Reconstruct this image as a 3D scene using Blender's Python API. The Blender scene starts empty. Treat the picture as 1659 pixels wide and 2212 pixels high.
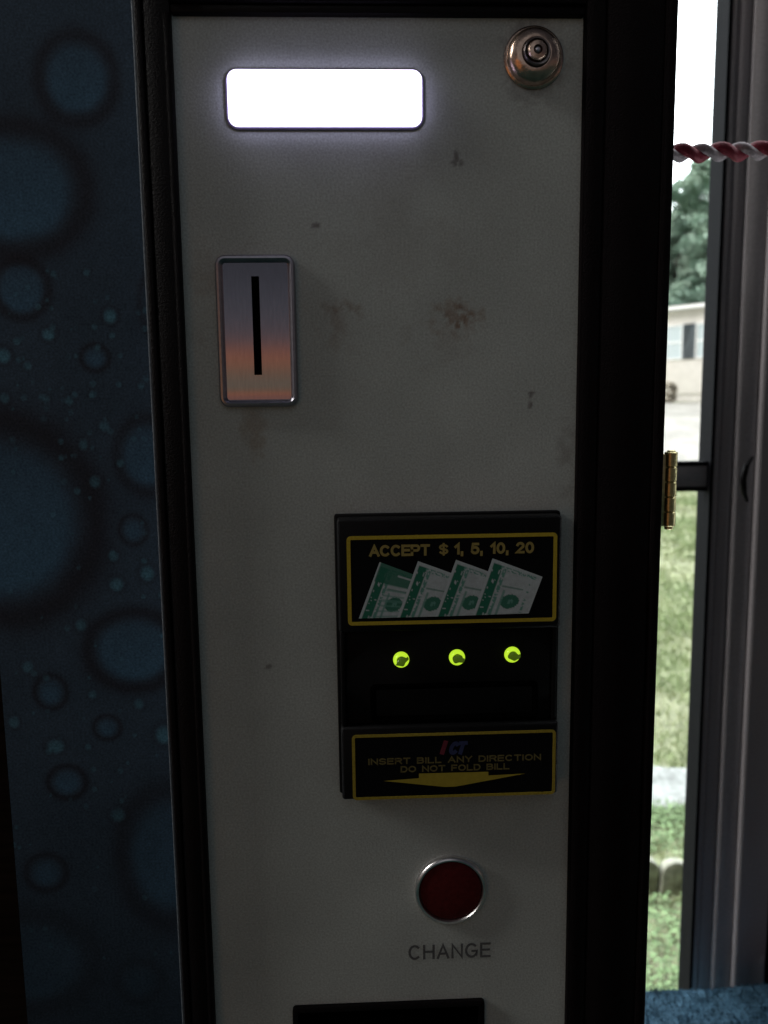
import bpy, bmesh, math, random
import numpy as np
from mathutils import Vector, Matrix, noise as mnoise
random.seed(7); rng=np.random.default_rng(7)
S=bpy.context.scene
COL=S.collection
# ---------------------------------------------------------------- camera calibration
F=1700.0; CX,CY=829.5,1106.0; D=0.40; CZ=1.5
def nrm(v): v=np.array(v,float); return v/np.linalg.norm(v)
rX=nrm((46000,-806,F)); rD=np.array((230,13000,F),float); rD=nrm(rD-rX*np.dot(rD,rX)); rY=np.cross(rX,rD)
def W(u,v,y=0.0):
    d=np.array((u-CX,v-CY,F)); X,Y,Z=d@rX,d@rY,-(d@rD)
    t=(y+D)/Y
    return (X*t, y, CZ+Z*t)
def RC(uL,uR,vT,vB,y=0.0):
    um,vm=(uL+uR)/2,(vT+vB)/2
    return W(uL,vm,y)[0],W(uR,vm,y)[0],W(um,vB,y)[2],W(um,vT,y)[2]
cam=bpy.data.cameras.new("camera"); camo=bpy.data.objects.new("camera",cam); COL.objects.link(camo)
cam.sensor_fit='VERTICAL'; cam.sensor_height=36; cam.lens=F/2212*36; cam.clip_start=0.01; cam.clip_end=2000
cam.dof.use_dof=True; cam.dof.focus_distance=.41; cam.dof.aperture_fstop=10
r=Vector((rX[0],rY[0],-rD[0])); dn=Vector((rX[1],rY[1],-rD[1])); fw=Vector((rX[2],rY[2],-rD[2]))
M=Matrix.Identity(4)
for i in range(3): M[i][0]=r[i]; M[i][1]=-dn[i]; M[i][2]=-fw[i]
M[0][3],M[1][3],M[2][3]=0,-D,CZ
camo.matrix_world=M; S.camera=camo
S.view_settings.view_transform='Standard'; S.view_settings.look='None'; S.view_settings.exposure=0

# ---------------------------------------------------------------- materials
def mat(name,color,rough=0.6,metal=0.0,var=0.15,scale=200.0,bump=0.0,emis=None,estr=0.0,attr=False,spec=0.5,aniso=None,var2=0.0,scale2=8):
    m=bpy.data.materials.new(name); m.use_nodes=True; nt=m.node_tree; N=nt.nodes; L=nt.links
    b=N["Principled BSDF"]; b.inputs["Roughness"].default_value=rough; b.inputs["Metallic"].default_value=metal
    b.inputs["Specular IOR Level"].default_value=spec
    tc=N.new("ShaderNodeTexCoord")
    src=tc.outputs["Object"]
    if aniso:
        mp=N.new("ShaderNodeMapping"); mp.inputs["Scale"].default_value=aniso; L.new(src,mp.inputs["Vector"]); src=mp.outputs["Vector"]
    nz=N.new("ShaderNodeTexNoise"); nz.inputs["Scale"].default_value=scale; nz.inputs["Detail"].default_value=4; L.new(src,nz.inputs["Vector"])
    mr=N.new("ShaderNodeMapRange"); mr.inputs["From Min"].default_value=0.3; mr.inputs["From Max"].default_value=0.7
    mr.inputs["To Min"].default_value=1-var; mr.inputs["To Max"].default_value=1+var; L.new(nz.outputs["Fac"],mr.inputs["Value"])
    fac=mr.outputs["Result"]
    if var2:
        n2=N.new("ShaderNodeTexNoise"); n2.inputs["Scale"].default_value=scale2; n2.inputs["Detail"].default_value=6; L.new(tc.outputs["Object"],n2.inputs["Vector"])
        m2=N.new("ShaderNodeMapRange"); m2.inputs["From Min"].default_value=0.3; m2.inputs["From Max"].default_value=0.7
        m2.inputs["To Min"].default_value=1-var2; m2.inputs["To Max"].default_value=1+var2; L.new(n2.outputs["Fac"],m2.inputs["Value"])
        mm=N.new("ShaderNodeMath"); mm.operation='MULTIPLY'; L.new(fac,mm.inputs[0]); L.new(m2.outputs["Result"],mm.inputs[1]); fac=mm.outputs[0]
    vm=N.new("ShaderNodeVectorMath"); vm.operation='SCALE'
    if attr:
        a=N.new("ShaderNodeAttribute"); a.attribute_name="Col"; L.new(a.outputs["Color"],vm.inputs[0])
    else: vm.inputs[0].default_value=color
    L.new(fac,vm.inputs["Scale"]); L.new(vm.outputs["Vector"],b.inputs["Base Color"])
    if bump:
        bp=N.new("ShaderNodeBump"); bp.inputs["Strength"].default_value=bump; bp.inputs["Distance"].default_value=0.001
        L.new(nz.outputs["Fac"],bp.inputs["Height"]); L.new(bp.outputs["Normal"],b.inputs["Normal"])
    if emis:
        b.inputs["Emission Color"].default_value=(*emis,1); b.inputs["Emission Strength"].default_value=estr
    return m
M_panel=mat("painted_panel",(.5,.5,.5),0.55,0,0.18,950,0.2,attr=True,var2=0.06,scale2=25,spec=.2)
M_graphic=mat("bubble_print",(.1,.1,.1),0.55,0,0.32,850,0.1,attr=True,spec=.12)
M_print=mat("printed_sheet",(.1,.1,.1),0.6,0,0.08,1400,attr=True,spec=.2)
M_trim=mat("black_trim",(0.004,0.003,0.0035),0.5,0,0.3,900,0.3,spec=.10)
M_side=mat("black_vinyl_board",(0.0045,0.0030,0.0033),0.7,0,0.4,1200,0.4,spec=.05)
M_plastic=mat("black_plastic",(0.004,0.004,0.0045),0.55,0,0.3,1300,0.2,spec=.10)
M_deep=mat("deep_black",(0.001,0.001,0.001),0.9,0,0.1,100,spec=.0)
M_sign=mat("black_sign_film",(0.004,0.004,0.005),0.5,0,0.2,1000,spec=.10)
M_yellow=mat("yellow_ink",(0.50,0.38,0.04),0.6,0,0.12,900,spec=.1)
M_yellow2=mat("worn_yellow_ink",(0.34,0.27,0.09),0.7,0,0.08,300,spec=.05)
M_yellow3=mat("faded_yellow_ink",(0.15,0.125,0.05),0.7,0,0.25,700,spec=.05)
M_arrow=mat("yellow_arrow_ink",(0.40,0.32,0.045),0.7,0,0.08,300,spec=.05)
M_red=mat("red_ink",(0.15,0.03,0.045),0.7,spec=.05)
M_blue=mat("blue_ink",(0.04,0.05,0.12),0.7,spec=.05)
M_text=mat("grey_ink",(0.13,0.135,0.14),0.6,0,0.3,900,spec=.1)
M_chrome=mat("worn_chrome",(0.80,0.78,0.78),0.3,1.0,0.1,300)
M_lock=mat("dull_bronze_chrome",(0.60,0.44,0.35),0.27,1.0,0.25,400,.15)
M_lockr=mat("dark_lock_steel",(0.16,0.14,0.14),0.35,1.0,0.2,400,.1)
M_brush=mat("brushed_steel",(0.60,0.585,0.62),0.085,1.0,0.07,120,0.0,aniso=(8,1,1))
M_rim=mat("dull_steel_rim",(0.36,0.35,0.40),0.36,1.0,0.1,400)
M_brass=mat("brass",(0.60,0.53,0.28),0.38,1.0,0.25,300,0.2)
M_button=mat("red_button_plastic",(0.090,0.010,0.011),0.65,0,0.2,500,0.1,spec=.10)
M_screen=mat("lit_display",(0.8,0.8,0.8),0.4,0,0.02,50,emis=(0.72,0.66,1.0),estr=3.9)
M_bezel=mat("display_bezel",(0.16,0.14,0.22),0.4,0,0.1,300)
M_led=mat("lit_green_led",(0.3,0.5,0.05),0.3,0,0.05,300,emis=(0.50,0.78,0.03),estr=1.0)
M_ledc=mat("led_core",(0.05,0.09,0.01),0.25,0,0.3,900,emis=(0.25,0.45,0.02),estr=0.15)

# ---------------------------------------------------------------- builders
WL={}
def finish(name,verts,faces,m,parent=None,smooth=False,mats=None,midx=None,col=None,bevel=0,segs=2,auto=None):
    verts=np.asarray(verts,float)
    c=(verts.min(0)+verts.max(0))/2
    me=bpy.data.meshes.new(name); me.from_pydata((verts-c).tolist(),[],faces if isinstance(faces,list) else faces.tolist())
    if mats:
        for x in mats: me.materials.append(x)
        me.polygons.foreach_set("material_index",np.asarray(midx,dtype=np.int32))
    else: me.materials.append(m)
    if col is not None:
        a=me.color_attributes.new("Col",'FLOAT_COLOR','POINT')
        cc=np.ones((len(verts),4),np.float32); cc[:,:3]=col; a.data.foreach_set("color",cc.ravel())
    if bevel>0:
        bm=bmesh.new(); bm.from_mesh(me); bmesh.ops.remove_doubles(bm,verts=bm.verts,dist=1e-7)
        ed=[e for e in bm.edges if e.is_manifold and e.calc_face_angle(0)>0.6]
        bmesh.ops.bevel(bm,geom=ed,offset=bevel,segments=segs,affect='EDGES',profile=0.5,clamp_overlap=True)
        bm.normal_update(); bm.to_mesh(me); bm.free(); smooth=True
    me.update()
    if smooth:
        me.polygons.foreach_set("use_smooth",[True]*len(me.polygons))
        try: me.set_sharp_from_angle(angle=math.radians(40))
        except Exception: pass
    o=bpy.data.objects.new(name,me); COL.objects.link(o); o.location=c.tolist(); WL[o.name]=Vector(c.tolist())
    if parent:
        o.parent=parent; o.matrix_parent_inverse=Matrix.Translation(-WL[parent.name])
    return o
def empty(name,loc,parent=None):
    o=bpy.data.objects.new(name,None); o.empty_display_size=.05; COL.objects.link(o); o.location=loc; WL[o.name]=Vector(loc)
    if parent: o.parent=parent; o.matrix_parent_inverse=Matrix.Translation(-WL[parent.name])
    return o
BF=[[0,1,3,2],[4,6,7,5],[0,4,5,1],[2,3,7,6],[0,2,6,4],[1,5,7,3]]
def boxv(x0,x1,y0,y1,z0,z1): return [(x,y,z) for x in (x0,x1) for y in (y0,y1) for z in (z0,z1)]
def box(name,x0,x1,y0,y1,z0,z1,m,parent=None,bevel=0.0,segs=2):
    return finish(name,boxv(x0,x1,y0,y1,z0,z1),[list(f) for f in BF],m,parent,bevel=bevel,segs=segs)
def multibox(name,bs,m,parent=None,bevel=0.0):
    v=[];f=[]
    for b in bs:
        n=len(v); v+=boxv(*b); f+=[[i+n for i in q] for q in BF]
    return finish(name,v,f,m,parent,bevel=bevel)
def rr(x0,x1,z0,z1,rad,y,n=6):
    rad=max(rad,1e-5); P=[]
    for cx,cz,a0 in ((x1-rad,z1-rad,0),(x0+rad,z1-rad,90),(x0+rad,z0+rad,180),(x1-rad,z0+rad,270)):
        for k in range(n+1):
            a=math.radians(a0+90*k/n); P.append((cx+rad*math.cos(a),y,cz+rad*math.sin(a)))
    return P
def loft(name,loops,m,parent=None,cap=True,capstart=False,smooth=True,col=None):
    n=len(loops[0]); v=[p for l in loops for p in l]; f=[]
    for i in range(len(loops)-1):
        for k in range(n):
            k2=(k+1)%n; f.append([i*n+k,(i+1)*n+k,(i+1)*n+k2,i*n+k2])
    if cap: f.append([(len(loops)-1)*n+k for k in range(n)][::-1])
    if capstart: f.append([k for k in range(n)])
    return finish(name,v,f,m,parent,smooth=smooth,col=col)
def rrloft(name,rc,rad,prof,m,parent=None,cap=True):
    x0,x1,z0,z1=rc
    return loft(name,[rr(x0+i,x1-i,z0+i,z1-i,max(rad-i,0.0004),y) for i,y in prof],m,parent,cap)
def rev(name,cx,cz,prof,m,parent=None,cap=True,n=56):
    return loft(name,[[(cx+r_*math.cos(2*math.pi*k/n),y,cz+r_*math.sin(2*math.pi*k/n)) for k in range(n)] for r_,y in prof],m,parent,cap)
def sheet(name,x0,x1,z0,z1,y,nx,nz,func,m,parent=None):
    xs=np.linspace(x0,x1,nx); zs=np.linspace(z0,z1,nz); X,Z=np.meshgrid(xs,zs)
    X=X.ravel();Z=Z.ravel(); v=np.stack([X,np.full_like(X,y),Z],1)
    i=np.arange(nz-1)[:,None]*nx+np.arange(nx-1)[None]; i=i.ravel()
    f=np.stack([i,i+1,i+nx+1,i+nx],1)
    return finish(name,v,f,m,parent,col=func(X,Z))
def vnoise(X,Z,scale,seed=0):
    def h(a,b): 
        t=np.sin(a*127.1+b*311.7+seed*74.7)*43758.5453; return t-np.floor(t)
    out=0;amp=1;tot=0
    for o in range(4):
        x=X*scale*2**o; z=Z*scale*2**o; xi=np.floor(x);zi=np.floor(z);fx=x-xi;fz=z-zi
        fx=fx*fx*(3-2*fx);fz=fz*fz*(3-2*fz)
        out=out+amp*((h(xi,zi)*(1-fx)+h(xi+1,zi)*fx)*(1-fz)+(h(xi,zi+1)*(1-fx)+h(xi+1,zi+1)*fx)*fz); tot+=amp; amp*=.5
    return out/tot
# --- stroke lettering: wide sans capitals as mitred ribbons
def arc(cx,cz,rx,rz,a0,a1,n=10): return [(cx+rx*math.cos(math.radians(a0+(a1-a0)*k/n)),cz+rz*math.sin(math.radians(a0+(a1-a0)*k/n))) for k in range(n+1)]
S_path=arc(.5,.75,.5,.25,25,180,8)[:-1]+arc(.5,.75,.5,.25,180,270,5)[:-1]+arc(.5,.25,.5,.25,90,0,5)[:-1]+arc(.5,.25,.5,.25,0,-155,8)
GL={'A':(1.1,[[(0,0),(.5,1),(1,0)],[(.2,.33),(.8,.33)]]),'C':(1.1,[arc(.5,.5,.5,.5,48,312,20)]),'E':(.9,[[(1,1),(0,1),(0,0),(1,0)],[(0,.52),(.92,.52)]]),
'P':(.95,[[(0,0),(0,1),(.65,1)]+arc(.65,.73,.35,.27,80,-80,8)+[(.65,.46),(0,.46)]]),'T':(1,[[(0,1),(1,1)],[(.5,1),(.5,0)]]),'I':(.02,[[(.5,0),(.5,1)]]),
'N':(1,[[(0,0),(0,1),(1,0),(1,1)]]),'S':(.95,[S_path]),'$':(.9,[S_path,[(.5,1.16),(.5,-.16)]]),
'R':(1,[[(0,0),(0,1),(.65,1)]+arc(.65,.75,.35,.25,80,-80,8)+[(.65,.5),(0,.5)],[(.6,.5),(1,0)]]),
'B':(1,[[(0,0),(0,1),(.62,1)]+arc(.62,.77,.3,.23,80,-80,7)+[(.62,.54),(0,.54)],[(.62,.54)]+arc(.65,.27,.35,.27,80,-80,8)+[(.65,0),(0,0)]]),
'L':(.85,[[(0,1),(0,0),(1,0)]]),'Y':(1,[[(0,1),(.5,.48),(1,1)],[(.5,.48),(.5,0)]]),'D':(1,[[(0,0),(0,1),(.5,1)]+arc(.5,.5,.5,.5,85,-85,12)+[(.5,0),(0,0)]]),
'O':(1.15,[arc(.5,.5,.5,.5,90,450,24)]),'F':(.85,[[(1,1),(0,1),(0,0)],[(0,.5),(.9,.5)]]),'H':(1,[[(0,0),(0,1)],[(1,0),(1,1)],[(0,.52),(1,.52)]]),
'G':(1.15,[arc(.5,.5,.5,.5,48,340,20)+[(1,.12),(1,.46),(.58,.46)]]),'0':(.85,[arc(.5,.5,.5,.5,90,450,24)]),'1':(.42,[[(0,.72),(.9,1),(.9,0)]]),
'2':(.85,[arc(.5,.72,.46,.28,165,-25,10)+[(0,0),(1,0)]]),'5':(.85,[[(.95,1),(.18,1),(.06,.52)]+arc(.48,.32,.5,.32,120,-150,14)]),',':(.02,[[(.6,.10),(.6,0),(.1,-.2)]]),
'i':(.02,[[(.5,0),(.5,.62)],[(.5,.80),(.5,1)]]),' ':(.5,[])}
def letters(name,s,rc,y,m,parent,th=.22,wide=1.0,gap=.28,shear=0.0):
    x0,x1,z0,z1=rc; H=z1-z0; t=H*th; h=H-t
    adv=0; place=[]
    for ch in s:
        w,st=GL[ch]; w*=wide; place.append((adv,w,st)); adv+=w+th+gap
    tot=adv-gap; sx=(x1-x0-t)/max(tot-th,1e-6) if len(s)>1 else (x1-x0-t)/max(place[0][1],.3)
    V=[];Fs=[];layer=0
    for a,w,st in place:
        for pl_ in st:
            P=[Vector((x0+t/2+(a+q[0]*w)*sx+shear*q[1]*H, z0+t/2+q[1]*h)) for q in pl_]
            P=[p for i,p in enumerate(P) if i==0 or (p-P[i-1]).length>1e-7]
            closed=(P[0]-P[-1]).length<1e-6 and len(P)>4
            n=len(P); L_=[];R_=[]
            for i in range(n):
                if closed: d0=(P[i]-P[i-1 if i>0 else n-2]).normalized(); d1=(P[i+1 if i<n-1 else 1]-P[i]).normalized()
                else: d0=(P[i]-P[i-1]).normalized() if i>0 else None; d1=(P[i+1]-P[i]).normalized() if i<n-1 else None
                if d0 is None: d0=d1
                if d1 is None: d1=d0
                nn_=Vector((-(d0+d1).y,(d0+d1).x))
                if nn_.length<1e-4: nn_=Vector((-d0.y,d0.x))
                nn_.normalize(); k=1/max(.45,nn_.dot(Vector((-d0.y,d0.x))))
                e=Vector((0,0))
                if not closed and i==0: e=-d0*t*.45
                if not closed and i==n-1: e=d0*t*.45
                L_.append(P[i]+nn_*t/2*k+e); R_.append(P[i]-nn_*t/2*k+e)
            b=len(V); yy=y-.00001*(layer%3); layer+=1
            for l,r_ in zip(L_,R_): V+=[(l.x,yy,l.y),(r_.x,yy,r_.y)]
            for i in range(n-1): Fs.append([b+2*i,b+2*i+1,b+2*i+3,b+2*i+2])
    return finish(name,V,Fs,m,parent)

# ================================================================ VENDING MACHINE
vm_l=W(30,1900)[0]; xr=W(1424,1106)[0]
mach=empty("vending_machine",((vm_l+xr)/2,0.25,0.0))
mach["label"]="dark vending machine with lit display, coin slot and bill acceptor"; mach["category"]="vending machine"
ZT,ZB=1.95,0.1
pl=W(418,1106)[0]; pr=W(1240,1106)[0]; ptop=W(800,38)[2]
fl=W(345,1106,-.004)[0]
box("cabinet",vm_l+.002,xr-.002,0.010,0.5,ZB,ZT,M_side,mach,0.002)
def dirt_and_shadow(X,Z):
    base=np.tile(np.array((.50,.545,.53)),(len(X),1))
    base*= (0.91+.18*vnoise(X,Z,18,5))[:,None]
    def blot(u,v,ru,rv,st,c,th=.5,seed=3,sc=320):
        x,_,z=W(u,v); s=D/F
        wx=(vnoise(X,Z,350,seed+60)-.5)*.9; wz=(vnoise(X,Z,350,seed+90)-.5)*.9
        d=((X-x)/(ru*s)+wx)**2+((Z-z)/(rv*s)+wz)**2
        k=np.clip(1-d,0,1)*np.clip((vnoise(X,Z,sc,seed)-th)*6+.2,0,1)*st
        k=np.clip(k,0,.85)[:,None]; base[:]=base*(1-k)+np.array(c)*k
    br=(.24,.16,.115); gy=(.20,.19,.19)
    blot(988,690,40,30,1.4,br,.45); blot(985,688,70,42,.8,(.33,.26,.21),.45,4,200); blot(740,668,50,24,.8,(.30,.235,.19),.45,5,200)
    blot(715,700,40,60,.5,(.35,.3,.26),.45,6,150)
    blot(988,350,17,9,1.2,gy,.32,7); blot(985,335,8,14,1.1,gy,.32,7,500); blot(682,486,10,7,1.6,gy,.1,8); blot(1146,865,6,22,1.4,gy,.38,9,500); blot(1145,848,12,5,1.2,gy,.35,9,500)
    blot(545,935,32,70,.6,(.33,.27,.21),.35,10,90); blot(440,650,60,120,.4,(.36,.32,.28),.4,11,60); blot(880,470,220,170,.2,(.3,.28,.26),.45,12,50)
    blot(580,1440,10,8,.9,gy,.3,13); blot(900,740,160,60,.3,(.32,.28,.25),.5,14,110); blot(1225,990,30,90,.5,(.25,.23,.22),.4,15,110)
    blot(1150,125,85,100,.6,(.18,.16,.17),.3,16,60)  # shadow around the lock, painted into the panel colour
    for k in range(26):
        u=random.uniform(420,1200); v=random.uniform(330,2000); a=random.uniform(0,3.14); L_=random.uniform(8,35)
        x,_,z=W(u,v); dx,dz=math.cos(a),math.sin(a); p=(X-x)*dx+(Z-z)*dz; q=(X-x)*dz-(Z-z)*dx
        kk=(np.exp(-(q/.0006)**2)*np.clip(1-(p/(L_*D/F))**2,0,1)*.15)[:,None]; base[:]=base*(1-kk)+np.array((.25,.22,.2))*kk
    return base
sheet("control_panel",pl-.004,pr+.004,ZB,ptop+.002,0.0,260,1500,dirt_and_shadow,M_panel,mach)
multibox("frame_rail",[(fl+.0035,pl,-.004,.0098,ZB+.001,ZT-.001),(fl,fl+.0033,-.0065,.0098,ZB+.001,ZT-.001),(pl-.0032,pl-.0002,-.0055,-.0041,ZB+.001,ptop)],M_trim,mach,0.0009)
multibox("frame_rail",[(pr,pr+.010,-.004,.0098,ZB+.001,ZT-.001),(pr+.0102,xr-.006,-.0032,.0098,ZB+.001,ZT-.001),(xr-.0058,xr,-.004,.0098,ZB+.001,ZT-.001)],M_side,mach,0.0009)
multibox("frame_header",[(pl+.0002,pr-.0002,-.004,.0098,ptop,ptop+.004),(pl+.0002,pr-.0002,-.006,.0098,ptop+.0042,ZT-.002)],M_trim,mach,0.0009)
box("edge_strip",fl-.0012,fl-.0001,-.0055,.004,ZB+.001,ZT-.001,mat("edge_strip_grey",(.10,.12,.14),.4,0,.3,500),mach,0.0003)
BUB=[(165,170,88,96,.9),(30,410,165,145,1.0),(45,625,65,68,.9),(345,655,48,80,.7),(238,682,22,24,.9),(205,773,34,32,.9),(105,722,22,20,.8),
(8,768,22,24,.9),(10,860,16,18,.7),(60,790,14,14,.5),(0,1125,235,245,1.1),(320,985,78,92,.8),(288,1145,34,38,.8),(318,1238,24,26,.8),(252,1262,24,24,.7),(245,1200,18,20,.6),
(290,1405,118,100,1.0),(110,1495,40,44,.9),(232,1572,34,32,.9),(355,1587,30,34,.8),(120,1612,30,26,.7),(145,1690,48,44,1.0),(100,1885,52,50,.8),
(370,1850,130,190,.7),(205,1040,20,22,.5),(180,960,16,20,.5),(225,920,18,18,.5),(150,865,14,16,.5),(260,1000,14,14,.5),(175,1350,20,22,.5),(60,1440,20,22,.5),(30,1560,20,22,.5),(300,1520,18,20,.5),(200,1500,16,16,.5),(255,1760,26,26,.5),(60,2080,180,140,.4),(300,2120,60,60,.3)]
for k in range(150):
    BUB.append((random.uniform(20,380),random.choice([random.uniform(560,1330),random.uniform(640,1000),random.uniform(1300,2100)]),*( [random.uniform(5,13)]*2),random.uniform(.15,.5)))
def bubbles(X,Z):
    s=D/F
    n=vnoise(X,Z,25,21); n2=vnoise(X,Z,320,22)
    c=np.array((.050,.080,.118))[None]*(0.70+.45*n+.3*n2)[:,None]
    # the light's fall-off towards the lower end is painted into the print colour
    falloff=np.clip((Z-.98)/.36,.38,1)
    for (u,v,ru,rv,st) in BUB:
        x,_,z=W(u,v,.003); d=np.sqrt(((X-x)/(ru*s*1.01))**2+((Z-z)/(rv*s*1.01))**2)
        d=d+(vnoise(X,Z,70,33)-.5)*.07
        soft=.24 if ru>60 else .5
        ins=np.clip((0.78-d)/soft,0,1); ins=ins*ins*(3-2*ins); ring=np.exp(-((d-.87)/.18)**2)
        up=np.clip(.62-(Z-z)/(rv*s)*.75,0.15,1.1)
        col=np.array((.072,.165,.265)) if ru>30 else np.array((.12,.33,.44))
        k=(ins*min(st,1)*(.35+.60*up)*.9); k=np.clip(k,0,1)[:,None]; c=c*(1-k)+col*k*(.85+.3*n2)[:,None]
        k=np.clip(ring*st*(.70 if ru>30 else .35),0,.8)[:,None]; c=c*(1-k)+np.array((.027,.023,.030))*k
    return c*falloff[:,None]
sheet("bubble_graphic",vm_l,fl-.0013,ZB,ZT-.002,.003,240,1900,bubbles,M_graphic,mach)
disp=empty("display",(0,0,1.5),mach)
rc=RC(487,916,150,282); rcs=RC(492,912,154,278)
rrloft("bezel",rc,.006,[(0,.0005),(0,-.0010),(.0005,-.0014),(.0012,-.0014),(.0014,.0003)],M_bezel,disp,cap=False)
rrloft("screen",(rcs[0]+.0003,rcs[1]-.0003,rcs[2]+.0003,rcs[3]-.0003),.0045,[(0,-.0002),(.0001,-.0030),(.0012,-.0042),(.004,-.0052),(.010,-.0060)],M_screen,disp)
lk=empty("lock",(0,0,1.7),mach); x,_,z=W(1152,126); s=D/F
rev("lock_collar",x,z,[(61*s,-.0002),(61*s,-.0010),(58*s,-.0015),(56*s,-.0016),(54.5*s,-.0030),(51*s,-.0045),(47*s,-.0054),(40*s,-.0063),(31*s,-.0071),(29*s,-.0070),(27.5*s,-.005)],M_lock,lk,cap=False)
rev("lock_ring",x,z,[(27.5*s,-.0045),(27*s,-.0084),(25.5*s,-.0088),(23*s,-.0087),(21.5*s,-.006)],M_lockr,lk,cap=False)
rev("lock_core",x,z,[(21*s,-.005),(20.5*s,-.0086),(17*s,-.0097),(9*s,-.0101),(7*s,-.0085)],M_lock,lk,cap=False)
rev("lock_pin",x,z,[(6.6*s,-.006),(6*s,-.0096),(3*s,-.0102)],M_rim,lk)
cs=empty("coin_slot",(0,0,1.55),mach); rc=RC(471,641,552,879)
rrloft("slot_rim",rc,.0050,[(0,.0002),(0,-.0024),(.0008,-.0034),(.0018,-.0036),(.0026,-.0030),(.0034,-.0018),(.0036,-.0006)],M_rim,cs,cap=False)
x0,x1,z0,z1=rc; i=.0036; nz=40
vs=[];fs=[]
for k in range(nz+1):
    t=k/nz; zz=z0+i+(z1-z0-2*i)*t
    yy=-.0010-.00012*max(0,1-t/.10)**2
    vs+=[(x0+i-.0002,yy,zz),(x1-i+.0002,yy,zz)]
    if k: fs.append([2*k-2,2*k-1,2*k+1,2*k])
finish("slot_plate",vs,fs,M_brush,cs,smooth=True)
sr=RC(547,563,598,810); box("slot_opening",sr[0],sr[1],-.0018,-.0012,sr[2],sr[3],M_deep,cs)
# ------------------------------------------------ bill acceptor
ba=empty("bill_acceptor",(0,0,1.35),mach)
FY=-.014
X0,X1,Z0,Z1=RC(733,1210,1117,1722,FY)
zt=W(975,1362,FY)[2]; zb=W(975,1566,FY)[2]
box("housing_plate",X0-.0015,X1+.0015,-.005,-.0001,Z0-.001,Z1+.001,M_plastic,ba,.0012)
box("upper_housing",X0,X1,FY,-.0051,zt,Z1,M_plastic,ba,.0016,3)
box("lower_housing",X0,X1,FY,-.0051,Z0,zb,M_plastic,ba,.0016,3)
MY=-.0095
multibox("slot_housing",[(X0+.003,X1-.0035,MY,-.0051,zb+.0002,zt-.0002),(X0+.0005,X0+.0028,-.0125,-.0051,zb+.0002,zt-.0002),(X1-.0033,X1-.001,-.0115,-.0051,zb+.0002,zt-.0002)],M_plastic,ba,.0006)
a=RC(800,1165,1478,1560,MY-.003)
rrloft("bill_mouth",(a[0],a[1],a[2],a[3]),.003,[(0,MY+.0002),(.0005,MY-.0018),(.0015,MY-.0020),(.004,MY+.001),(.006,MY+.0035)],M_deep,ba)
def sign(name,rc_out,wpx,y,rad,my):
    x0,x1,z0,z1=rc_out; w=wpx*D/F
    rrloft(name,rc_out,rad,[(0,y+.0001),(0,y),(w,y),(w,y+.0001)],my,ba,cap=False)
    rrloft(name.replace("border","face"),(x0+w*.5,x1-w*.5,z0+w*.5,z1-w*.5),rad,[(0,y+.00025),(0,y+.0002)],M_sign,ba)
up=RC(750,1202,1154,1346,FY); sign("sign_border",up,8,FY-.0006,.0022,M_yellow)
lo=RC(761,1199,1581,1721,FY); sign("sign_border",lo,6.5,FY-.0006,.0022,mat("dim_yellow_ink",(0.36,0.28,0.04),.6,0,.2,900,spec=.1))
TY=FY-.0008
letters("accept_lettering","ACCEPT",RC(797,929,1176,1201,FY),TY,M_yellow2,ba,th=.225,wide=1.15,gap=.2)
letters("accept_symbol","$",RC(948,968,1175,1197,FY),TY,M_yellow2,ba,th=.2,wide=1)
letters("accept_numbers","1, 5, 10, 20",RC(981,1153,1171,1196,FY),TY,M_yellow2,ba,th=.225,wide=1.1,gap=.24)
letters("insert_lettering","INSERT BILL ANY DIRECTION",RC(795,1168,1632,1646,FY),TY,M_yellow3,ba,th=.22,wide=1.1,gap=.24)
letters("fold_lettering","DO NOT FOLD BILL",RC(865,1100,1650,1664,FY),TY,M_yellow3,ba,th=.22,wide=1.1,gap=.24)
letters("logo_letter","i",RC(950,964,1598,1629,FY),TY,M_red,ba,th=.30,shear=.22)
letters("logo_lettering","CT",RC(967,1004,1600,1629,FY),TY,M_blue,ba,th=.28,shear=.22,gap=.1)
arr=[W(u,v,TY) for u,v in [(905,1671),(1055,1667),(1055,1675),(1135,1671),(985,1699),(962,1700),(828,1687),(905,1681)]]
finish("arrow_mark",arr,[[7,4,3,2],[7,2,1,0],[7,6,5,4]],M_arrow,ba)
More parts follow.
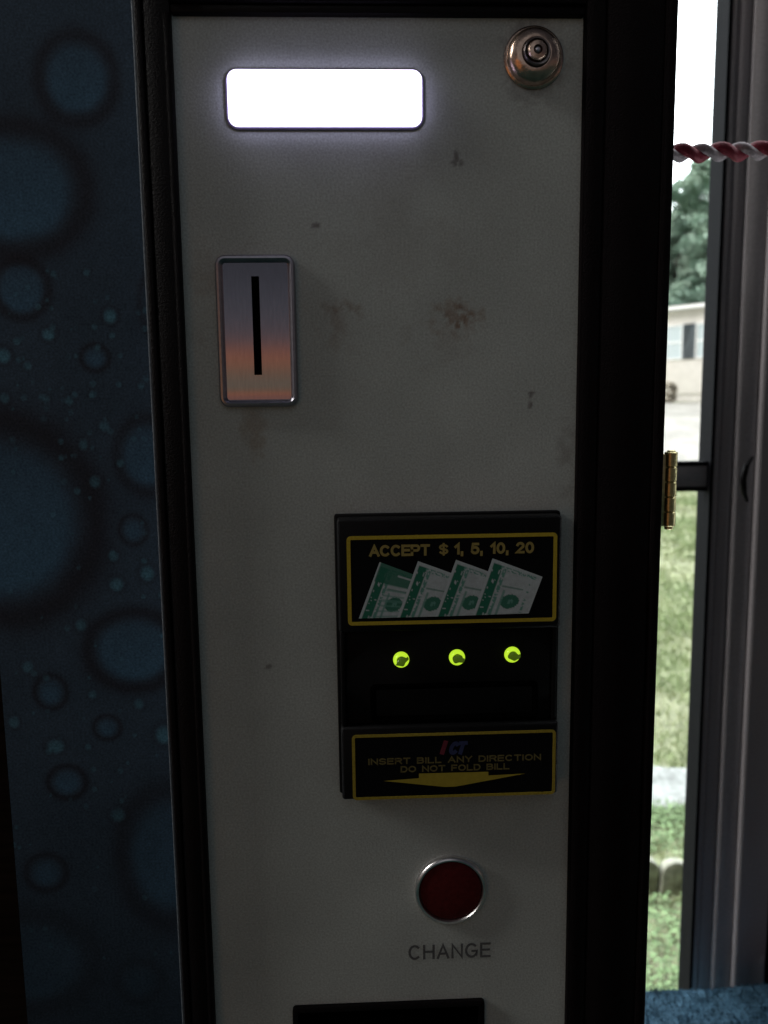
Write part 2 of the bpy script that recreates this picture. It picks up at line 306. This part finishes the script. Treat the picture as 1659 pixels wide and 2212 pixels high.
def note(TL,TR,BR,BL,y,kind):
    n=46;m_=56
    S_,T_=np.meshgrid(np.linspace(0,1,n),np.linspace(0,1,m_)); S_=S_.ravel();T_=T_.ravel()
    P=((1-T_)*(1-S_))[:,None]*np.array(TL)+((1-T_)*S_)[:,None]*np.array(TR)+(T_*S_)[:,None]*np.array(BR)+(T_*(1-S_))[:,None]*np.array(BL)
    v=np.array([W(p[0],p[1],y) for p in P])
    wht=np.array((.50,.57,.60)); gr=np.array((.025,.17,.11)); mid=np.array((.14,.33,.28))
    c=np.tile(wht,(len(S_),1))
    nn=vnoise(S_,T_,14,31+kind); c*= (.8+.35*nn)[:,None]
    def put(mask,col,k=1.0):
        kk=(mask.astype(float)*k)[:,None]; c[:]=c*(1-kk)+col*kk
    put((S_<.045)|(S_>.965)|(T_<.04),wht*1.05)
    put((S_>.06)&(S_<.23)&(vnoise(S_,T_,20,40)>.30)&(T_>.06),gr)
    put((S_>.26)&(S_<.32)&(T_>.12)&(vnoise(S_,T_,30,41)>.42),mid)
    put((S_>.80)&(S_<.86)&(T_>.2)&(vnoise(S_,T_,30,42)>.5),mid)
    put((T_>.07)&(T_<.13)&(S_>.2)&(S_<.9)&(vnoise(S_,T_,40,43)>.5),mid)
    d=np.hypot((S_-.58),(T_-.72)*1.05); put(d<.165,gr,.95); put((d<.06)&(vnoise(S_,T_,30,44)>.5),mid)
    put((np.abs(T_-.42)<.02)&(S_>.35)&(S_<.75),gr,.6); put((np.abs(S_-.42)<.02)&(T_>.5),mid,.8)
    if kind==0:
        put((T_<.34)&(S_>.04)&(S_<.96),gr,.9); put((T_>.11)&(T_<.16)&(S_>.45)&(S_<.75),wht); put((T_>.34)&(S_>.3)&(S_<.8)&(np.sin(T_*60)>.3),mid,.6)
    i=(np.arange(m_-1)[:,None]*n+np.arange(n-1)[None]).ravel()
    f=np.stack([i,i+n,i+n+1,i+1],1)
    finish("banknote_picture",v,f,M_print,ba,col=c)
note((820,1214),(918,1250),(888,1333),(775,1336),TY-.00002,0)
note((903,1212),(1003,1248),(972,1331),(858,1334),TY-.00010,1)
note((985,1209),(1087,1246),(1056,1328),(940,1332),TY-.00018,2)
note((1064,1206),(1172,1246),(1142,1325),(1021,1329),TY-.00026,3)
for (u,v) in ((867,1427),(988,1422),(1108,1416)):
    x,_,z=W(u,v,MY-.002)
    L_=rev("status_lamp",x,z,[(17.5*s,MY+.0001),(17.5*s,MY-.0008),(15*s,MY-.0020),(12*s,MY-.0026),(10*s,MY-.0024)],M_led,ba,cap=False,n=40)
    nn=40; r0=lambda k:(9.0+1.6*math.sin(k*.31+u)+.9*math.sin(k*.63+u*.5))*s
    loops=[[(x+.0003+f_*r0(k)*math.cos(2*math.pi*k/nn)*1.05,yy,z-.0004+f_*r0(k)*math.sin(2*math.pi*k/nn)) for k in range(nn)] for f_,yy in ((1.4,MY-.0018),(1.0,MY-.0029),(.5,MY-.0034))]
    loft("lamp_core",loops,M_ledc,L_)
cb=empty("change_button",(0,0,1.2),mach); x,_,z=W(974,1925,-.002)
rev("button_ring",x,z,[(84*s,0),(84*s,-.0016),(82.5*s,-.0025),(79*s,-.0031),(75.5*s,-.0029),(72.5*s,-.0016),(72*s,-.001)],M_chrome,cb,cap=False,n=72)
rev("button_cap",x,z,[(71.5*s,-.0006),(71*s,-.0016),(67*s,-.0022),(50*s,-.0026),(20*s,-.0028)],M_button,cb,n=72)
letters("change_lettering","CHANGE",RC(882,1060,2038,2070),-.0003,M_text,mach,th=.15,wide=.85,gap=.24)
cr=empty("coin_return",(0,0,1.15),mach); c4=RC(636,1045,2163,2420)
rrloft("return_frame",c4,.002,[(0,.0002),(0,-.002),(.0008,-.0026),(.003,-.0026),(.0035,-.0006)],M_trim,cr,cap=False)
box("return_recess_shade",c4[0]+.0036,c4[1]-.0036,-.0009,-.0003,c4[2]+.0036,c4[3]-.0036,M_deep,cr)  # flat black sheet painted in for the shade inside the return recess
hg=empty("hinge",(xr,0,1.5),mach)
hx=W(1447,1058,.004)[0]; hz0=W(1447,1140,.004)[2]; hz1=W(1447,976,.004)[2]; n=5; seg=(hz1-hz0)/n
def cyl_z(name,cx,cy,r_,za,zb_,m,parent,nn=24,ch=.0004):
    pr_=[(r_-ch,za),(r_,za+ch),(r_,zb_-ch),(r_-ch,zb_)]
    return loft(name,[[(cx+q*math.cos(2*math.pi*k/nn),cy-q*math.sin(2*math.pi*k/nn),zz) for k in range(nn)] for q,zz in pr_],m,parent,True,True)
for k in range(n): cyl_z("hinge_knuckle",hx,.004,.0033,hz0+.001+k*seg*.98,hz0+.001+(k+.97)*seg*.98,M_brass,hg)
cyl_z("hinge_pin",hx,.004,.0022,hz0-.0008,hz1+.0008,M_brass,hg)
box("hinge_leaf",xr-.001,hx-.001,.0030,.0046,hz0+.001,hz1-.001,M_brass,hg,.0003)

# ================================================================ ROPE
ropeY=.15
pA=W(1452,332,ropeY); pB=W(1659,326,ropeY)
xs=np.linspace(pA[0]-.03,pB[0]+.25,520); verts=[];faces=[];mi=[]
offs=.0027; pitch=.027; NS=12
for st in range(2):
    base=len(verts); rs=.0037 if st==0 else .0031
    for i_,xx in enumerate(xs):
        t=(xx-pA[0])/(pB[0]-pA[0]); zc=pA[2]+(pB[2]-pA[2])*t; ph=2*math.pi*(xx/pitch)+math.pi*st
        cy=ropeY+offs*math.cos(ph); cz=zc+offs*math.sin(ph)
        for k in range(NS):
            a=2*math.pi*k/NS; verts.append((xx,cy+rs*math.cos(a),cz+rs*1.1*math.sin(a)))
    for i_ in range(len(xs)-1):
        for k in range(NS):
            k2=(k+1)%NS; A=base+i_*NS
            faces.append([A+k,A+k2,A+NS+k2,A+NS+k]); mi.append(st)
M_rr=mat("red_cord",(.27,.018,.04),.6,0,.3,900,.6); M_rw=mat("white_cord",(.48,.40,.43),.6,0,.25,900,.6)
rope=finish("twisted_rope",verts,faces,None,None,smooth=True,mats=[M_rr,M_rw],midx=mi)
rope["label"]="red and white twisted rope stretched across the doorway"; rope["category"]="rope"

# ================================================================ DOOR + WALL
DY=.60
M_frame=mat("dim_white_door_paint",(.42,.395,.41),.8,0,.10,400,.05,var2=.08,scale2=5,spec=.04)
M_frame2=mat("grey_door_vinyl",(.34,.315,.33),.8,0,.10,400,.05,var2=.08,scale2=5,spec=.04)
M_gask=mat("rubber_gasket",(.008,.008,.010),.8,spec=.05)
sx=W(1531,1030,DY)[0]
op_l=W(1330,1030,DY)[0]
door=empty("storm_door",((sx+op_l)/2,DY,0.0)); door["label"]="pale storm door with glass panes and a middle rail"; door["category"]="door"
pxd=(D+DY)/F
box("door_stile",sx,sx+14*pxd,DY-.012,DY+.02,.02,2.3,M_frame2,door,.003)
box("door_stile",op_l-.08,op_l,DY-.012,DY+.02,.02,2.3,M_frame2,door,.003)
rz0=W(1500,1058,DY)[2]; rz1=W(1500,998,DY)[2]
box("middle_rail",op_l+.0005,sx-.0045,DY-.006,DY+.016,rz0+.004,rz1-.004,M_frame,door,.002)
multibox("gasket",[(sx-.0045,sx-.0003,DY-.0135,DY+.022,.1,2.3),(op_l+.0005,sx-.005,DY-.008,DY+.01,rz0-.001,rz0+.0035),(op_l+.0005,sx-.005,DY-.008,DY+.01,rz1-.0035,rz1+.001)],M_gask,door)
g=bpy.data.materials.new("window_glass"); g.use_nodes=True; nt=g.node_tree; nt.nodes.clear()
tr=nt.nodes.new("ShaderNodeBsdfTransparent"); tr.inputs[0].default_value=(.97,.98,.98,1); gl_=nt.nodes.new("ShaderNodeBsdfGlossy"); gl_.inputs["Roughness"].default_value=.05
mx=nt.nodes.new("ShaderNodeMixShader"); mx.inputs[0].default_value=.02; ou=nt.nodes.new("ShaderNodeOutputMaterial")
nt.links.new(tr.outputs[0],mx.inputs[1]); nt.links.new(gl_.outputs[0],mx.inputs[2]); nt.links.new(mx.outputs[0],ou.inputs[0])
for za,zb_ in ((.15,rz0-.0012),(rz1+.0012,2.3)):
    finish("glass_pane",[(op_l+.001,DY,za),(sx-.0046,DY,za),(sx-.0046,DY,zb_),(op_l+.001,DY,zb_)],[[0,1,2,3]],g,door)
hpts=[W(1626,986,DY-.05),W(1613,1004,DY-.06),W(1605,1035,DY-.062),W(1607,1064,DY-.06),W(1614,1084,DY-.05)]
loops=[]
for i_,p in enumerate(hpts):
    rr_=[.002,.0034,.0038,.0034,.002][i_]
    loops.append([(p[0]+rr_*math.cos(2*math.pi*k/12),p[1]-rr_*math.sin(2*math.pi*k/12),p[2]) for k in range(12)])
loft("door_latch",loops[::-1],M_trim,door,True,True)
jamb=empty("door_frame",(sx+.06,DY,0)); jamb["label"]="stepped pale door frame beside the storm door"; jamb["category"]="door frame"
multibox("jamb_post",[(sx+14.2*pxd,sx+46*pxd,DY-.010,DY+.05,0,2.4)],M_frame2,jamb,.004)
multibox("casing",[(sx+46.2*pxd,sx+92*pxd,DY-.014,DY+.05,0,2.4),(sx+92.1*pxd,sx+170*pxd,DY-.020,DY+.05,0,2.4)],M_frame,jamb,.004)
M_wall=mat("dark_brown_wood_wall",(.014,.009,.0065),.8,0,.4,12,.3,aniso=(1,1,12),var2=.2,spec=.05)
multibox("wall",[(-9,op_l-.081,DY+.0,DY+.1,0,3),(sx+170.5*pxd,6,DY,DY+.1,0,3)],M_wall)
wl=bpy.data.objects["wall"]; wl["kind"]="structure"; wl["label"]="dark brown wooden wall behind the vending machine"

# ================================================================ BLUE BLANKET
nx,ny=130,90; bx0,bx1=.22,.95
V=[];Fc=[]
ztop=W(1500,2160,.52)[2]
for j in range(ny):
    for i_ in range(nx):
        x=bx0+(bx1-bx0)*i_/(nx-1); t=j/(ny-1)
        if t<.15: y=.545; z=ztop-.25+.25*(t/.15)
        elif t<.45: q=(t-.15)/.30; y=.545-.22*q; z=ztop+.012*math.sin(q*math.pi)-.01*q
        else: q=(t-.45)/.55; y=.325-.03*math.sin(q*3); z=ztop-.01-q*(ztop-.03)
        n1=mnoise.noise(Vector((x*9,y*9,z*5)))*.014+mnoise.noise(Vector((x*40,y*40,z*30)))*.005+mnoise.noise(Vector((x*200,y*200,z*200)))*.0025
        V.append((x,y-n1*.8,z+n1))
for j in range(ny-1):
    for i_ in range(nx-1): A=j*nx+i_; Fc.append([A,A+nx,A+nx+1,A+1])
M_bl=mat("blue_fleece",(.050,.105,.155),.95,0,.5,350,1.0,spec=.1,var2=.3,scale2=30)
for k in range(26000):
    i_=random.randrange(int(ny*.12),int(ny*.62))*nx+random.randrange(nx); b_=V[i_]; b_=(b_[0]+random.uniform(-.003,.003),b_[1]+random.uniform(-.002,.002),b_[2])
    a=random.uniform(0,6.28); w=.0007; l=random.uniform(.003,.007); q=len(V)
    V+= [(b_[0]-w*math.cos(a),b_[1]-w*math.sin(a),b_[2]-.001),(b_[0]+w*math.cos(a),b_[1]+w*math.sin(a),b_[2]-.001),(b_[0]+random.uniform(-.004,.004),b_[1]+random.uniform(-.004,.001),b_[2]+l)]
    Fc.append([q,q+1,q+2])
bl=finish("blanket",V,Fc,M_bl); bl["label"]="fuzzy blue fleece blanket draped in front of the door"; bl["category"]="blanket"

# ================================================================ OUTDOORS
def sm(t): t=np.clip(t,0,1); return t*t*(3-2*t)
def gz(x,y): return -.10+1.75*sm((y-12)/18)+.6*sm((y-30)/60)
M_gr=mat("lawn_ground",(.245,.26,.165),.95,0,.25,30,spec=.1,var2=.25,scale2=1.3)
ys=np.concatenate([np.linspace(.72,12,60),np.linspace(12.3,40,80),np.linspace(45,900,30)]); xg=np.concatenate([np.linspace(-400,-22,12),np.linspace(-20,40,90),np.linspace(45,420,12)])
X,Y=np.meshgrid(xg,ys); Z=gz(X,Y)+np.where(Y<40,.02*np.sin(X*1.7+Y)*np.cos(Y*1.1),0)*np.clip((Y-3)/3,0,1)
v=np.stack([X.ravel(),Y.ravel(),Z.ravel()],1); n=len(xg); i=(np.arange(len(ys)-1)[:,None]*n+np.arange(n-1)[None]).ravel()
gd=finish("ground",v,np.stack([i,i+1,i+n+1,i+n],1),M_gr,smooth=True); gd["kind"]="structure"
M_dr=mat("pale_gravel",(.34,.325,.295),.95,0,.2,12,spec=.1,var2=.3,scale2=.7)
xd=np.linspace(-15,35,60); yd=np.linspace(14.5,27.5,38); X,Y=np.meshgrid(xd,yd); Y=Y+.4*np.sin(X*.6); Z=gz(X,Y)+.035
v=np.stack([X.ravel(),Y.ravel(),Z.ravel()],1); n=len(xd); i=(np.arange(len(yd)-1)[:,None]*n+np.arange(n-1)[None]).ravel()
dv=finish("driveway",v,np.stack([i,i+1,i+n+1,i+n],1),M_dr,smooth=True); dv["kind"]="structure"
cxp=.38*3.1
def pave_edge(a): return 1+.16*math.sin(3*a+1)+.09*math.sin(5*a+.4)
NB=115000
dist=1.15+ (rng.random(NB)**1.5)*17; k=rng.uniform(.22,.62,NB); y=dist-.4; x=k*dist
aa=np.arctan2((y-2.72)/.21,(x-cxp)/.40); dd=np.hypot((y-2.72)/.21,(x-cxp)/.40)/(1+.16*np.sin(3*aa+1)+.09*np.sin(5*aa+.4))
keep=(y>.9)&(dd>.93); x=x[keep];y=y[keep];dist=dist[keep]
patch=vnoise(x,y,2.2,50); kp=rng.random(len(x))<np.clip((patch-.22)*2.6,.15,1); x=x[kp];y=y[kp];dist=dist[kp];patch=patch[kp]
z=gz(x,y)+np.where(y>3,.02*np.sin(x*1.7+y)*np.cos(y*1.1)*np.clip((y-3)/3,0,1),0)
n=len(x); a=rng.uniform(0,6.28,n); h=rng.uniform(.012,.04,n)*np.clip(.8+dist*.05,1,1.6); w=.0022*np.clip(dist*.6,1,5)
lean=rng.uniform(.2,1.0,n)*h; b=rng.uniform(0,6.28,n)
p0=np.stack([x-w*np.cos(a),y-w*np.sin(a),z-.004],1); p1=np.stack([x+w*np.cos(a),y+w*np.sin(a),z-.004],1); p2=np.stack([x+lean*np.cos(b),y+lean*np.sin(b),z+h],1)
v=np.stack([p0,p1,p2],1).reshape(-1,3); f=np.arange(3*n).reshape(-1,3)
g1=np.array((.27,.34,.16)); g2=np.array((.41,.41,.27)); g3=np.array((.20,.29,.13)); q=rng.random(n)[:,None]; ppp=np.clip((patch-.35)*3,0,1)[:,None]
c=(g1*(1-q)+g2*q)*(1-ppp*.6)+g3*ppp*.6; 
M_gb=mat("grass_blades",(.1,.2,.1),.8,0,.1,3,attr=True,spec=.15)
gr=finish("grass",v,f,M_gb,col=np.repeat(c,3,0)); gr["kind"]="stuff"
def leafpatch(y0,y1,n,sz,seed):
    R=np.random.default_rng(seed); V=[];F_=[];C=[]
    while len(F_)<n:
        yy=R.uniform(y0,y1); xx=R.uniform(.27,.50)*(yy+.4)
        if vnoise(np.array([xx]),np.array([yy]),6,70)[0]<R.uniform(.3,.6): continue
        zz=gz(xx,yy)+R.uniform(.005,.045)
        a=R.uniform(0,6.28); L_=sz*R.uniform(.5,1.2); d=np.array((math.cos(a),math.sin(a),R.uniform(-.1,.5))); pz=np.array((-math.sin(a),math.cos(a),R.uniform(-.3,.3)))*.35
        b=np.array((xx,yy,zz)); q=len(V); V+= [b,b+(d*.5+pz)*L_,b+d*L_,b+(d*.5-pz)*L_]; F_.append([q,q+1,q+2,q+3]); g=R.uniform(.6,1.3); C+=[np.array((.17,.25,.12))*g]*4
    return np.array(V),F_,np.array(C)
v,f,c=leafpatch(1.35,1.93,2300,.018,1)
v2,f2,c2=leafpatch(2.06,2.50,3000,.02,2)
f+= [[i+len(v) for i in q] for q in f2]
wd=finish("weeds",np.vstack([v,v2]),f,M_gb,col=np.vstack([c,c2])); wd["kind"]="stuff"
M_st=mat("pale_concrete",(.25,.26,.25),.9,0,.25,40,.5,spec=.1,var2=.3,scale2=5)
M_ed=mat("stained_concrete",(.30,.30,.25),.95,0,.35,40,.5,spec=.1,var2=.3,scale2=12)
P=[]; nn=40
for k in range(nn):
    a=2*math.pi*k/nn; e_=pave_edge(a); P.append((cxp+.40*e_*math.cos(a),2.72+.21*e_*math.sin(a)))
pv=loft("paving_stone",[[(a,b,-.12) for a,b in P],[(a,b,-.090) for a,b in P],[(cxp+(a-cxp)*.95,2.72+(b-2.72)*.93,-.084) for a,b in P]],M_st)
pv["label"]="pale concrete paving stone set in the lawn"; pv["category"]="paving stone"
def stone():
    w=.049; pr_=[(-w,0)]+[(-w*math.cos(t)*1.0,.080+.042*math.sin(t)) for t in np.linspace(0,math.pi,14)]+[(w,0)]
    V=[(a,-.02,b) for a,b in pr_]+[(a,.02,b) for a,b in pr_]; n=len(pr_)
    F_=[list(range(n)),list(range(2*n-1,n-1,-1))]+[[k,n+k,n+(k+1)%n,(k+1)%n] for k in range(n)]
    return np.array(V),F_
sv,sf=stone(); first=None
for k in range(10):
    px_=.635+k*.1; py_=2.0+.012*math.sin(k)
    if first is None:
        first=finish("edging_stone",sv+np.array((px_,py_,-.105)),sf,M_ed,bevel=.010); o=first; base=Vector(first.location)
        bp=(px_,py_)
    else:
        o=first.copy(); COL.objects.link(o); o.location=(base[0]+px_-bp[0],base[1]+py_-bp[1],base[2]+random.uniform(-.008,.008)); o.rotation_euler=(random.uniform(-.05,.05),random.uniform(-.06,.06),random.uniform(-.08,.08))
    o["label"]="scalloped pale concrete edging stone beside the grass"; o["category"]="edging stone"; o["group"]="edging stones along the flower bed"
# house
ang=math.radians(-50); H0=W(1490,870,29.0); hb=float(gz(0,29))-.15
house=empty("house",(H0[0],H0[1],hb)); house["label"]="pale single-storey house with dark shutters"; house["category"]="house"
ca,sa=math.cos(ang),math.sin(ang)
def HL(p): return (H0[0]+p[0]*ca-p[1]*sa,H0[1]+p[0]*sa+p[1]*ca,hb+p[2])
ez=W(1490,662,29.0)[2]-hb
def hbox(name,bs,m,par=house):
    V=[];F_=[]
    for b_ in bs:
        n=len(V); V+=[HL(p) for p in boxv(*b_)]; F_+=[[i+n for i in q] for q in BF]
    return finish(name,V,F_,m,par)
M_sid=mat("pale_siding",(.74,.70,.67),.7,0,.05,4,spec=.2); 
nt=M_sid.node_tree; wv=nt.nodes.new("ShaderNodeTexWave"); wv.bands_direction='Z'; wv.inputs["Scale"].default_value=2.5; wv.wave_profile='SAW'
tcn=nt.nodes.new("ShaderNodeTexCoord"); nt.links.new(tcn.outputs["Object"],wv.inputs["Vector"]); bpn=nt.nodes.new("ShaderNodeBump"); bpn.inputs["Distance"].default_value=.03; nt.links.new(wv.outputs["Fac"],bpn.inputs["Height"]); nt.links.new(bpn.outputs["Normal"],nt.nodes["Principled BSDF"].inputs["Normal"])
M_wht=mat("white_trim",(.78,.78,.78),.6); M_shut=mat("slate_shutter",(.17,.21,.24),.6,0,.1,8); M_pane=mat("dim_window_glass",(.48,.55,.58),.2); M_roof=mat("grey_shingle",(.42,.42,.43),.9,0,.2,12)
hbox("house_wall",[(-10,5,0,7,.45,ez-.1)],M_sid)
hbox("foundation_skirt",[(-9.95,4.95,.05,6.95,-.5,.448)],mat("skirting",(.58,.55,.52),.9,0,.1,4))
rf=[(-10.3,-.35,ez-.1),(5.3,-.35,ez-.1),(5.3,7.35,ez-.1),(-10.3,7.35,ez-.1),(-10.3,3.5,ez+.5),(5.3,3.5,ez+.5),(-10.3,-.35,ez+.02),(5.3,-.35,ez+.02),(5.3,7.35,ez+.02),(-10.3,7.35,ez+.02)]
hr=finish("roof",[HL(p) for p in rf],[[6,7,5,4],[8,9,4,5],[0,1,7,6],[2,3,9,8],[1,2,8,5,7],[3,0,6,4,9],[3,2,1,0]],M_roof,house)
hbox("gutter",[(-10.3,5.3,-.42,-.352,ez-.09,ez+.03)],M_wht,hr)
def wall_s(u):
    best=None
    for k in range(-900,500):
        p=HL((k/100,0,1.5)); d=Vector((p[0],p[1]+D,p[2]-CZ)); uu=CX+F*d.dot(r)/d.dot(fw)
        if best is None or abs(uu-u)<best[0]: best=(abs(uu-u),k/100)
    return best[1]
s1=wall_s(1452); s2=wall_s(1524)
wz0=W(1490,772,29.0)[2]-hb; wz1=W(1490,702,29.0)[2]-hb
for sc in (s1,s2,s1-(s2-s1),s1-2*(s2-s1)):
    wn=hbox("window",[(sc-.35,sc+.35,-.03,.0-.002,wz0,wz1)],M_pane)
    hbox("window_frame",[(sc-.40,sc-.352,-.06,-.002,wz0-.05,wz1+.05),(sc+.352,sc+.40,-.06,-.002,wz0-.05,wz1+.05),(sc-.35,sc+.35,-.06,-.002,wz1+.002,wz1+.05),(sc-.35,sc+.35,-.06,-.002,wz0-.05,wz0-.002),(sc-.35,sc+.35,-.055,-.031,(wz0+wz1)/2-.03,(wz0+wz1)/2+.03)],M_wht,wn)
    for dx in (-.66,.66): hbox("shutter",[(sc+dx-.25,sc+dx+.25,-.06,-.002,wz0-.05,wz1+.05)],M_shut,wn)
M_lf=mat("evergreen_leaf",(.1,.2,.1),.8,0,.1,3,attr=True,spec=.15); M_bk=mat("bark",(.16,.15,.14),.9,0,.3,10,.5)
def crown(seed,hgt,rad,conical,nclump,nleaf,size,colA,colB,zlow=.15):
    R=np.random.default_rng(seed); V=[];C=[]
    for k in range(nclump):
        t=R.uniform(zlow,1)**.9; rmax=rad*((1-t)**.7*1.15 if conical else math.sqrt(max(0,1-(2*t-1.05)**2*.9)))
        a=R.uniform(0,6.28); rr_=rmax*R.uniform(.35,1.05); cc=np.array((rr_*math.cos(a),rr_*math.sin(a),hgt*t)); cr_=rad*R.uniform(.13,.28)
        g=R.uniform(0,1); col=np.array(colA)*(1-g)+np.array(colB)*g
        d=R.normal(size=(nleaf,3)); d/=np.linalg.norm(d,axis=1)[:,None]; p=cc+d*cr_*(R.random((nleaf,1))**.4)*np.array((1.2,1.2,.65))
        e1=R.normal(size=(nleaf,3)); e1/=np.linalg.norm(e1,axis=1)[:,None]; e2=np.cross(e1,R.normal(size=(nleaf,3))); e2/=np.linalg.norm(e2,axis=1)[:,None]
        sz=size*R.uniform(.5,1.2,(nleaf,1)); q=np.stack([p-e1*sz,p-e2*sz*.45,p+e1*sz,p+e2*sz*.45],1); V.append(q.reshape(-1,3)); C.append(np.repeat(col*R.uniform(.85,1.15,(nleaf,1)),4,0))
    V=np.vstack(V); return V,np.arange(len(V)).reshape(-1,4),np.vstack(C)
def limb(V,F_,pts,rads,nn=7):
    b=len(V)
    for p,q in zip(pts,rads):
        for k in range(nn): V.append((p[0]+q*math.cos(6.283*k/nn),p[1]+q*math.sin(6.283*k/nn),p[2]))
    for j in range(len(pts)-1):
        for k in range(nn): k2=(k+1)%nn; F_.append([b+j*nn+k,b+j*nn+k2,b+(j+1)*nn+k2,b+(j+1)*nn+k])
def tree(u,vtop,y,rad,seed,conical,label):
    x,_,zt_=W(u,vtop,y); zg=float(gz(x,y))-.1; hgt=zt_-zg; x=float(x)
    e=empty("evergreen_tree",(x,y,zg)); e["label"]=label; e["category"]="tree"; e["group"]="evergreen trees behind the house"
    V=[];F_=[]; R=random.Random(seed)
    limb(V,F_,[(x+R.uniform(-.1,.1)*j,y,zg+hgt*.92*j/6) for j in range(7)],[.28*(1-j/7.5) for j in range(7)])
    for k in range(14):
        t=.2+.05*k; a=R.uniform(0,6.28); L_=rad*.75*(1-t*.6); b_=(x,y,zg+hgt*t); limb(V,F_,[b_,(x+L_*.5*math.cos(a),y+L_*.5*math.sin(a),b_[2]+.25*L_),(x+L_*math.cos(a),y+L_*math.sin(a),b_[2]+.4*L_)],[.07,.045,.015],5)
    finish("trunk",V,F_,M_bk,e,smooth=True)
    v,f,c=crown(seed,hgt,rad,conical,130,110,.17,(.23,.34,.27),(.40,.51,.42),.08)  # distance haze is put into the leaf colours as a pale lift
    finish("crown",v+np.array((x,y,zg)),f,M_lf,e,col=c)
tree(1452,392,43,2.3,11,False,"hazy grey-green evergreen tree behind the house roof")
tree(1517,350,46,2.6,12,True,"tall pointed evergreen tree with layered branches")
tree(1590,300,44,2.8,13,True,"tall pointed evergreen tree with layered branches")
tree(1380,380,47,2.6,14,True,"tall pointed evergreen tree with layered branches")
tree(1485,470,40,2.2,15,False,"low dense evergreen tree with rounded crown")
tree(1560,450,39,2.2,16,False,"low dense evergreen tree with rounded crown")
tree(1420,470,41,2.2,17,False,"low dense evergreen tree with rounded crown")
tree(1680,330,45,2.8,18,True,"tall pointed evergreen tree with layered branches")
tree(1300,360,46,2.8,19,True,"tall pointed evergreen tree with layered branches")
p=W(1440,800,27.8); zg=float(gz(p[0],27.8)); v,f,c=crown(60,.7,.4,False,40,60,.07,(.50,.46,.40),(.62,.58,.50),.05)
e=finish("shrub",v+np.array((p[0],27.8,zg)),f,M_lf,col=c); e["label"]="small dry brownish shrub in front of the pale house"; e["category"]="shrub"

# ================================================================ LIGHT
w=bpy.data.worlds.new("World"); S.world=w; w.use_nodes=True; nt=w.node_tree; N=nt.nodes; L=nt.links; bg=N["Background"]
tc=N.new("ShaderNodeTexCoord"); sp=N.new("ShaderNodeSeparateXYZ"); L.new(tc.outputs["Generated"],sp.inputs[0])
ma=N.new("ShaderNodeMath"); ma.operation='MULTIPLY_ADD'; ma.inputs[1].default_value=.5; ma.inputs[2].default_value=.5; L.new(sp.outputs["Z"],ma.inputs[0])
cr_=N.new("ShaderNodeValToRGB"); L.new(ma.outputs[0],cr_.inputs[0]); el=cr_.color_ramp.elements
stops=[(0,(.010,.022,.020)),(.44,(.020,.034,.032)),(.500,(.07,.068,.060)),(.512,(.15,.135,.105)),(.524,(.14,.105,.072)),(.530,(.34,.125,.065)),(.535,(.30,.105,.062)),(.541,(.095,.080,.090)),(.56,(.070,.072,.085)),(.60,(.028,.029,.036)),(1,(.022,.024,.030))]
while len(el)<len(stops): el.new(.5)
for e,(p,c) in zip(el,stops): e.position=p; e.color=(*c,1)
vd=N.new("ShaderNodeVectorMath"); vd.operation='DOT_PRODUCT'; L.new(tc.outputs["Generated"],vd.inputs[0]); vd.inputs[1].default_value=tuple(nrm((-.60,-.79,-.08)))
gm=N.new("ShaderNodeMapRange"); gm.interpolation_type='SMOOTHSTEP'; gm.inputs["From Min"].default_value=math.cos(math.radians(15)); gm.inputs["From Max"].default_value=math.cos(math.radians(6)); L.new(vd.outputs["Value"],gm.inputs["Value"])
m1=N.new("ShaderNodeMix"); m1.data_type='RGBA'; L.new(gm.outputs[0],m1.inputs["Factor"]); L.new(cr_.outputs[0],m1.inputs["A"]); m1.inputs["B"].default_value=(.55,.24,.085,1)
st=N.new("ShaderNodeMapRange"); st.inputs["From Min"].default_value=0; st.inputs["From Max"].default_value=.03; L.new(sp.outputs["Y"],st.inputs["Value"])
mix=N.new("ShaderNodeMix"); mix.data_type='RGBA'; L.new(st.outputs[0],mix.inputs["Factor"]); L.new(m1.outputs["Result"],mix.inputs["A"]); mix.inputs["B"].default_value=(5.6,6.0,6.2,1)
L.new(mix.outputs["Result"],bg.inputs["Color"]); bg.inputs["Strength"].default_value=1.0
def aim(o,loc,tgt):
    o.location=loc; o.rotation_euler=(Vector(tgt)-Vector(loc)).to_track_quat('-Z','Y').to_euler()
sl=bpy.data.lights.new("overcast_sun",'SUN'); sl.energy=4.6; sl.angle=math.radians(30); sl.color=(1,.97,.92); so=bpy.data.objects.new("overcast_sun",sl); COL.objects.link(so); aim(so,(-9,1,6),(0,0,0))
al=bpy.data.lights.new("panel_fill",'AREA'); al.energy=.235; al.size=.6; al.color=(.97,.98,1); ao=bpy.data.objects.new("panel_fill",al); COL.objects.link(ao); aim(ao,(-.05,-.62,2.0),(0,0,1.62))  # added soft fill that brightens the upper panel; no visible lamp stands here
